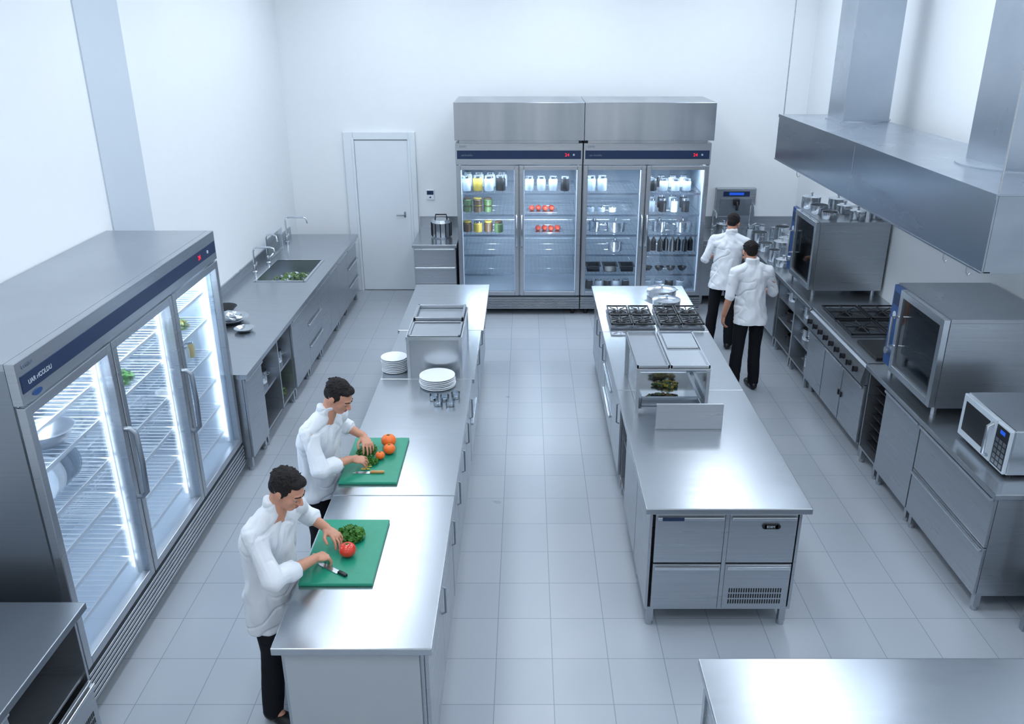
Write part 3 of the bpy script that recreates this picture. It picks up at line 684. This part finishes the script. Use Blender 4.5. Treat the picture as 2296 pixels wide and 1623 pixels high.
leafpile('parsley_bunch',(-1.01,4.83,.92),.05,.05,.03,110,LEAF,'small heap of parsley sprigs on board','herbs',.024)
def knife(loc,rz,label,hm,bl=.15,hl=.1):
    k=thing('kitchen_knife',label,'knife',loc,rz)
    b=B(); z0,z1=.001,.003
    pts=[(0,-.014),(bl*.8,-.014),(bl,.006),(bl*.85,.014),(0,.014)]
    lo=[b.bm.verts.new((x,y,z0)) for x,y in pts]; hi=[b.bm.verts.new((x,y,z1+.001)) for x,y in pts]
    b.skin([lo,hi]); b.obj('blade',BRIGHT,k)
    B().box(-hl,0,-.010,.010,0,.016,.005).obj('handle',hm,k,smooth=True)
knife((-.975,3.66,.92),rad(145),'chef knife with dark handle lying on the board',BLACK,.15,.06)
knife((-.99,4.705,.92),rad(180),'small knife with wooden handle lying on board',WOOD,.11,.09)
for i in range(5):
    B().cap((0,0,.006),(.05,0,.006),.006,.004,8).obj('herb_stalk',YEL if i<3 else STEM,loc=(-1.05+.01*i,4.745+.015*(i%3),.92),rz=.4*i,smooth=True,label='short pale vegetable stalk on the board',cat='vegetable',group='cut stalks')
# ---------------------------------------------------------------- RIGHT ISLAND
rt=cabinet((.745,4.35,0),0,.92,.58,[(D,.03,.455,.49,.84),(D,.03,.455,.15,.485),(D,.475,.89,.49,.84),('vent',.475,.89,.15,.485)],'refrigerated steel drawer cabinet at the island end',divs=(.465,))
B().box(.07,.20,-.024,-.0225,.806,.828,.0005).obj('badge',NAVY,rt)
B().cyl((.69,-.010,.757),(.69,0,.757),.016,seg=20).cyl((.77,-.010,.757),(.77,0,.757),.016,seg=20).box(.69,.77,-.010,.0,.741,.773).obj('badge',BLACK,rt)
text('EDEM',.02,rt,(.70,-.0115,.751),WHITEP)
def rc(y0,y1,fr,lab,**k): return cabinet((.745,y1,0),M90,y1-y0,.92,fr,lab,group='island cabinets facing the aisle',**k)
rc(4.945,5.6,[(O,0,.655,.13,.86)],'steel island cabinet with single door')
rc(5.6,6.03,[],'open steel island cabinet with shelf',shelves=(.45,))
rc(6.06,6.7,[('doorv',0,.64,.13,.86)],'steel island cabinet with single door')
rc(6.7,7.37,[(D,0,.67,.61,.86),(D,0,.67,.37,.61),(D,0,.67,.13,.37)],'steel island cabinet with three drawers')
rc(7.4,8.1,[('doorv',0,.35,.13,.86),('doorv',.35,.70,.13,.86)],'double-door steel cabinet under the cooktop')
rc(8.1,8.8,[('doorv',0,.7,.13,.86)],'steel island cabinet with single door')
worktop(.71,1.70,4.31,6.042,'bright stainless island worktop above refrigerated drawers')
worktop(.71,1.70,6.046,7.378,'stainless island worktop beneath the tray stand')
worktop(.71,1.70,7.382,8.85,'stainless island worktop beneath the gas burners')
def grate(w,d,z,parent,loc,nb=2):
    b=B(); t=.006
    b.box(-w/2,w/2,-d/2,-d/2+2*t,z,z+.014).box(-w/2,w/2,d/2-2*t,d/2,z,z+.014).box(-w/2,-w/2+2*t,-d/2,d/2,z,z+.014).box(w/2-2*t,w/2,-d/2,d/2,z,z+.014)
    for k in range(8):
        a=k*math.pi/4; r0=.03; r1=min(w,d)/2
        b.tube([(r0*math.cos(a),r0*math.sin(a),z+.010),(r1*math.cos(a),r1*math.sin(a),z+.010)],t,6)
    return b.obj('grate',IRON,parent,loc)
WELL=pm('burner_well',(104,111,120),(86,93,102),.4,metal=.7)
def burner(parent,loc):
    return B().lathe([(.062,0),(.062,.010),(.045,.014),(.045,.022),(.035,.026),(0,.026)],(0,0,0),20).obj('burner',BLACK,parent,loc,smooth=True)
def cooktop(loc,w,d,nx,ny,label):
    c=thing('gas_cooktop',label,'cooktop',loc)
    B().box(-w/2,w/2,-d/2,d/2,0,.015,.004).obj('tray',WELL,c)
    for i in range(nx):
        for j in range(ny):
            l=(-w/2+(i+.5)*w/nx,-d/2+(j+.5)*d/ny,.015); burner(c,l); grate(w/nx-.01,d/ny-.01,.03,c,l)
    return c
cooktop((1.0,7.72,.90),.42,.56,2,2,'black cast iron gas burner top on the island')
cooktop((1.46,7.72,.90),.42,.56,2,2,'black cast iron gas burner top near island edge')
pot(.15,.07,'low polished steel pan with lid behind the burners',(1.42,8.5,.90),.3)
pot(.14,.06,'low polished steel pan with lid beside the burners',(1.42,8.17,.90),1.2)
s_=thing('tray_stand','stainless countertop stand carrying two flat trays','stand',(1.07,6.03,.90))
for x in(-.255,.255):
    for y in(-.36,.36): B().box(x-.012,x+.012,y-.012,y+.012,0,.325).obj('leg',STEEL,s_)
B().box(-.27,.27,-.375,.375,.325,.34,.003).obj('shelf',STEEL,s_)
B().box(-.25,-.244,-.35,.35,.01,.325).obj('side_glass',CLEARG,s_)
B().box(.244,.25,-.35,.35,.01,.325).obj('side_glass',CLEARG,s_)
b=B().box(-.255,.255,-.364,-.356,.0,.02).box(-.255,.255,.356,.364,.0,.02); b.obj('rail',BRIGHT,s_)
for x0,x1 in((-.265,-.03),(-.02,.265)):
    b=B().box(x0,x1,-.365,-.355,.341,.362).box(x0,x1,.355,.365,.341,.362).box(x0,x0+.01,-.365,.365,.341,.362).box(x1-.01,x1,-.365,.365,.341,.362).box(x0,x1,-.365,.365,.3405,.345)
    b.obj('tray',TOP if x0<-.1 else BRIGHT,s_)
B().box(-.12,.12,-.15,.15,0,.015,.004).obj('tray',BRIGHT,loc=(1.2,6.2,1.246),label='small flat tray lying on the stand',cat='tray')
gnpan(.42,.46,.075,'steel food pan standing under the tray stand',(1.07,5.98,.90))
def heap(loc,rx,ry,n,mats,label,name='food_pile'):
    b=B()
    for i in range(n):
        a=random.random()*6.28; r=math.sqrt(random.random()); b.m=random.randrange(len(mats))
        b.sph((rx*r*math.cos(a),ry*r*math.sin(a),.012+random.random()*.04*(1-r)),(random.uniform(.012,.022),random.uniform(.01,.018),.012),u=8,v=6)
    return b.obj(name,mats,loc=loc,smooth=True,label=label,cat='food',kind='stuff')
heap((1.04,5.86,.905),.13,.08,80,[BRN,BLACK,GRN],'dark chopped food filling the deep pan')
heap((1.1,6.12,.905),.10,.06,60,[YEL,GRN],'yellow and green chopped vegetables in pan')
B().box(-.235,.235,-.008,.008,0,.2,.003).box(-.235,.235,-.008,.04,0,.006).obj('table_divider',STEEL,loc=(1.145,5.36,.90),label='upright pale steel divider on the island worktop',cat='divider')
# ---------------------------------------------------------------- RIGHT WALL LINE (faces -X)
XG=2.885; DG=.8
def gc(y0,y1,fr,lab,**k): return cabinet((XG,y1,0),M90,y1-y0,DG,fr,lab,group='base cabinets along cooking line',**k)
gc(4.50,5.55,[(D,0,1.05,.13,.49),(D,0,1.05,.49,.86)],'wide stainless cabinet with two deep drawers')
gc(5.56,6.19,[(O,0,.63,.13,.86)],'stainless cabinet with single door under the oven')
gc(6.20,6.58,[],'open steel cabinet holding a rack of dark trays',mat=STEEL)
for i in range(7):
    B().box(-.15,.15,-.3,.3,0,.01,.003).obj('tray',IRON,loc=(3.25,6.39,.2+i*.085),rz=rad(90),label='dark baking tray slid in the rack',cat='tray',group='baking trays in rack')
gc(8.12,8.7,[],'open steel cabinet with shelves and cookware',shelves=(.38,.62))
gc(8.7,9.3,[],'open steel cabinet with shelves and cookware',shelves=(.38,.62))
gc(9.32,10.85,[(O,0,.5,.13,.86),(O,.5,1.0,.13,.86),(O,1.0,1.53,.13,.86)],'three-door steel cabinet at the back')
for i,(y,z) in enumerate([(8.3,.40),(8.52,.40),(8.85,.40),(9.1,.40),(8.33,.64),(8.55,.64),(8.88,.64),(9.12,.64),(8.35,.15),(9.0,.15)]):
    pot(.085,.12,'steel cooking pot stored on open shelf',(3.05,y,z+.001),lid=i%2==0,group='pots on open shelves',mat=BRIGHT if i%3 else IRON)
worktop(2.86,3.71,4.47,6.59,'stainless counter top under oven and microwave')
worktop(2.86,3.71,8.11,10.88,'stainless counter top at the back wall side')
worktop(2.29,3.71,10.885,11.647,'stainless wash counter top against back wall')
splash(2.29,3.71,11.627,11.647,.90,1.06,'low steel backsplash behind the wash counter')
cabinet((2.32,10.92,0),0,1.37,.69,[(O,0,.45,.13,.86),(O,.45,.9,.13,.86),(O,.9,1.37,.13,.86)],'steel wash cabinet against back wall')
rg=thing('gas_range','stainless gas range with knobs, three doors and black grates','stove',(XG,8.1,0),M90)
w=1.5; b=B(); b.box(.001,w-.001,.022,.8,.13,.87).obj('body',STEEL,rg)
for x in(.05,w-.05):
    for y in(.08,.74): B().cyl((x,y,0),(x,y,.13),.025,seg=10).obj('leg',STEEL,rg)
b=B(); A=[(0,-.03,.70),(0,-.045,.72),(0,-.02,.86),(0,.03,.90),(0,.03,.70)]
l0=[b.bm.verts.new((.002,y,z)) for _,y,z in A]; l1=[b.bm.verts.new((w-.002,y,z)) for _,y,z in A]; b.skin([l0,l1]); b.obj('control_panel',STEEL,rg)
for i in range(9):
    x=.12+i*.155; z=.79; B().cyl((x,-.03,z),(x,-.068,z+.007),.026,.022,14).box(x-.005,x+.005,-.075,-.06,z-.02,z+.03).obj('knob',BLACK,rg)
for i in range(3): panel_front(rg,'door',i*.5+.005,(i+1)*.5-.005,.14,.69)
for x in (.97,1.03): B().box(x-.012,x+.012,-.012,.0,.38,.43,.003).obj('latch',BLACK,rg)
B().box(.001,w-.001,-.0,.8,.87,.905,.004).obj('top_plate',STEEL,rg)
for i in range(2):
    for j in range(2):
        l=(.25+i*.44,.24+j*.36,.905); B().box(l[0]-.2,l[0]+.2,l[1]-.17,l[1]+.17,.9052,.912).obj('burner_well',WELL,rg); burner(rg,(l[0],l[1],.911)); grate(.4,.34,.024,rg,l)
B().box(1.0,1.45,.08,.72,.905,.93,.006).obj('griddle',IRON,rg)
def oven(loc,w,d,h,label):
    o=thing('combi_oven',label,'oven',loc,M90); z0=.07; t=.03
    for x in(.06,w-.06):
        for y in(.06,d-.06): B().cyl((x,y,0),(x,y,z0),.02,seg=10).obj('foot',STEEL,o)
    b=B(); b.box(0,t,.03,d,z0,h-t).box(w-t,w,.03,d,z0,h-t).box(t,w-t,d-t,d,z0,h-t).box(0,w,.03,d,h-t,h,.002).box(t,w-t,.03,d-t,z0,z0+t).box(t,.17,.03,d-t,z0+t,h-t)
    b.obj('body',STEEL,o)
    b=B().box(.172,w-t-.001,d-t-.01,d-t-.002,z0+t,h-t).box(.171,.176,.05,d-t,z0+t,h-t).box(w-t-.006,w-t-.001,.05,d-t,z0+t,h-t); b.obj('cavity',DARK,o)
    for k in range(5): mk('rack',RACK,o,(.19,.06,z0+.1+k*(h-z0-.15)/5))
    cp=B().box(.005,.165,0,.03,z0+.01,h-.01,.004).obj('control_panel',BLUEP,o)
    B().box(.03,.14,-.003,.001,h-.16,h-.06,.001).obj('display',NAVY,cp)
    B().cyl((.085,-.004,h-.24),(.085,.001,h-.24),.03).obj('logo_disc',WHITEP,cp)
    B().cyl((.085,-.03,z0+.14),(.085,0,z0+.14),.028,.032).obj('knob',BRIGHT,cp)
    x0,x1=.172,w-.002; f=.05
    b=B().box(x0,x0+f,-.02,.028,z0+.005,h-.005,.004).box(x1-f,x1,-.02,.028,z0+.005,h-.005,.004).box(x0+f,x1-f,-.02,.028,h-.06,h-.005,.004).box(x0+f,x1-f,-.02,.028,z0+.005,z0+.06,.004)
    dd=b.obj('door',BRIGHT,o); B().box(x0+f-.003,x1-f+.003,-.005,.005,z0+.055,h-.055).obj('glass_pane',OVENG,dd)
    x=x0+.025; zc=(h+z0)/2
    B().tube([(x,-.02,zc-.12),(x,-.065,zc-.12),(x,-.065,zc+.12),(x,-.02,zc+.12)],.011).obj('handle',BRIGHT,dd,smooth=True)
RACK=wire_shelf(.64,.58,.05)
oven((2.95,9.3,.90),.86,.74,.79,'stainless combi oven with dark glass door beside the wall')
oven((2.93,6.46,.90),.90,.76,.75,'stainless combi oven with glass door and blue control strip')
for i,(x,y,r,h) in enumerate([(3.09,9.15,.1,.12),(3.09,8.88,.09,.09),(3.40,8.60,.08,.08),(3.12,8.62,.08,.07),(3.38,9.15,.1,.1),(3.60,8.62,.07,.1),(3.36,8.88,.08,.08)]):
    pot(r,h,'polished steel pot stored on top of oven',(x,y,1.691),1.57,lid=i%2==0,group='pots on top of the oven')
m_=thing('microwave_oven','silver countertop microwave oven with dark window','microwave',(3.0,5.27,.90),M90)
B().box(0,.60,.02,.5,.02,.33,.008).obj('body',BRIGHT,m_)
for x in(.05,.55):
    for y in(.07,.45): B().cyl((x,y,0),(x,y,.02),.018,seg=10).obj('foot',BLACK,m_)
dd=B().box(.003,.43,-.005,.02,.025,.325,.006).obj('door',PALE,m_)
B().box(.045,.36,-.007,-.004,.075,.285,.004).obj('window',BLACK,dd)
B().tube([(.40,-.005,.06),(.40,-.04,.08),(.40,-.04,.27),(.40,-.005,.29)],.012).obj('handle',BRIGHT,dd,smooth=True)
cp=B().box(.435,.597,-.005,.02,.025,.325,.006).obj('control_panel',PALE,m_)
B().box(.445,.587,-.0065,-.004,.04,.31).obj('key_field',BLACK,cp)
B().box(.49,.545,-.008,-.006,.265,.29).obj('display',BLUEL,cp)
b=B()
for i in range(3):
    for j in range(5): b.box(.457+i*.043,.49+i*.043,-.008,-.006,.05+j*.037,.077+j*.037,.001)
b.obj('keypad',STEELD,cp)
# hood
hd=thing('range_hood','long brushed steel extractor hood hanging over the cooking line','range hood',(2.6,4.67,2.24))
x1,y1,z1=.85,4.33,.44; t=.012
b=B(); b.box(0,t,0,y1/2-.002,0,z1,.003).box(0,t,y1/2+.002,y1,0,z1,.003).box(x1-t,x1,0,y1,0,z1).box(t,x1-t,0,t,0,z1).box(t,x1-t,y1-t,y1,0,z1)
b.box(-.006,.0,-.002,y1+.002,z1-.02,z1+.009).box(-.006,.05,0,y1,-.003,.006)
b.m=1; b.box(0,x1,0,y1,z1,z1+.008,.002)
b.obj('canopy',[HOODM,GALV],hd)
b=B(); n=40
for i in range(n): b.box(.06,x1-.06,.05+i*(y1-.1)/n,.05+i*(y1-.1)/n+.07,.1,.13)
b.obj('filter',STEELD,hd)
def duct(xa,xb,ya,yb,fr):
    B().box(xa,xb,ya,yb,z1+.008,ZC-2.24,.003).obj('exhaust_duct',GALV,hd)
    B().lathe([(fr,z1+.008),(fr,z1+.018),(fr-.02,z1+.022),(0,z1+.022)],((xa+xb)/2 ,(ya+yb)/2,0),36).obj('flange',GALV,hd,smooth=True)
duct(.40,.84,3.62,4.05,.30); duct(.44,.84,.78,1.28,.36)
for x,y in((.03,4.28),(.03,.04)): B().cyl((x,y,z1),(x,y,ZC-2.24),.006,seg=8).obj('hanging_rod',STEEL,hd)
for y in(.2,.5,3.6):
    B().tube([(.02,y,0),(.02,y,-.05),(.035,y,-.07),(.05,y,-.055)],.004).obj('hook',STEEL,hd,smooth=True)
d_=thing('wall_dispenser','wall-mounted steel dispenser with blue display above wash counter','dispenser',(2.87,YB-.001,.9))
B().box(-.27,.27,-.10,0,.17,.56,.008).obj('housing',STEEL,d_)
B().box(-.18,.18,-.104,-.099,.45,.52,.002).obj('display',NAVY,d_)
B().box(-.10,.10,-.106,-.103,.47,.505,.001).obj('display_screen',BLUEL,d_)
B().box(-.22,.22,-.103,-.099,.19,.42,.002).obj('front_panel',STEELD,d_)
B().tube([(0,-.1,.38),(0,-.17,.38),(0,-.19,.35),(0,-.19,.28)],.02,12).box(-.04,.04,-.16,-.1,.34,.42,.005).obj('spout',BLACK,d_,smooth=True)
faucet((3.05,11.45,.90),rad(-90),.38,.22,'chrome faucet on the wash counter')
faucet((2.55,11.45,.90),rad(-90),.30,.2,'chrome faucet on the wash counter')
for i,(x,y,r,h) in enumerate([(3.00,10.7,.1,.16),(3.3,10.45,.12,.14),(3.0,10.38,.09,.1),(3.12,10.1,.1,.18),(2.97,9.88,.07,.14),(3.02,9.65,.09,.08),(3.3,10.75,.09,.22),(2.65,11.2,.1,.15)]):
    pot(r,h,'polished steel pot waiting on the wash counter',(x,y,.901),1.57,lid=i%2==1,group='pots on the wash counter')
for i in range(6):
    jar(.035,.16,CLEARG if i%2 else PALE,BRIGHT,'clear dispenser bottle on wash counter',(2.95+.1*i,10.98+.08*(i%3),.90),'bottles on wash counter',name='storage_jar')
# ---------------------------------------------------------------- NEAR TABLES
def table(x0,x1,y0,y1,label,panels=True,z=.9):
    t=thing('work_table',label,'table',((x0+x1)/2,(y0+y1)/2,0)); w,d=(x1-x0)/2,(y1-y0)/2
    B().box(-w,w,-d,d,z-.04,z,.005).obj('table_top',TOP,t)
    for x in(-w+.05,w-.05):
        for y in(-d+.05,d-.05): B().box(x-.02,x+.02,y-.02,y+.02,0,z-.04).obj('leg',STEEL,t)
    if panels:
        B().box(-w+.04,w-.04,-d+.04,d-.04,.14,z-.041,.004).obj('body',STEEL,t)
    else: B().box(-w+.03,w-.03,-d+.03,d-.03,.2,.23).obj('shelf',STEEL,t)
    return t
table(.78,2.75,2.25,3.05,'stainless work table with bright empty top')
table(3.1,3.7,3.3,4.38,'stainless side table with undershelf by the wall',False)
cabinet((-2.23,2.35,0),P90,1.08,.9,[(O,0,.45,.13,.86),('vent',.62,1.06,.13,.45)],'open-fronted steel cabinet with vented lower panel',shelves=(.46,))
worktop(-3.19,-2.19,2.3,3.45,'stainless counter top beside the tall refrigerator',mat=STEELD)
# ---------------------------------------------------------------- world, camera
w=bpy.data.worlds.new('world'); SC.world=w; w.use_nodes=True; bg=w.node_tree.nodes['Background']; bg.inputs[0].default_value=(.89,.945,1,1); bg.inputs[1].default_value=.9
cam=bpy.data.cameras.new('camera'); cam.sensor_width=36; cam.lens=36*1895/2296; cam.shift_x=-32/2296; cam.clip_start=.05
co=bpy.data.objects.new('camera',cam); COL.objects.link(co); co.location=(0,0,3.58); co.rotation_euler=(rad(68),0,0); SC.camera=co
SC.view_settings.view_transform='Standard'
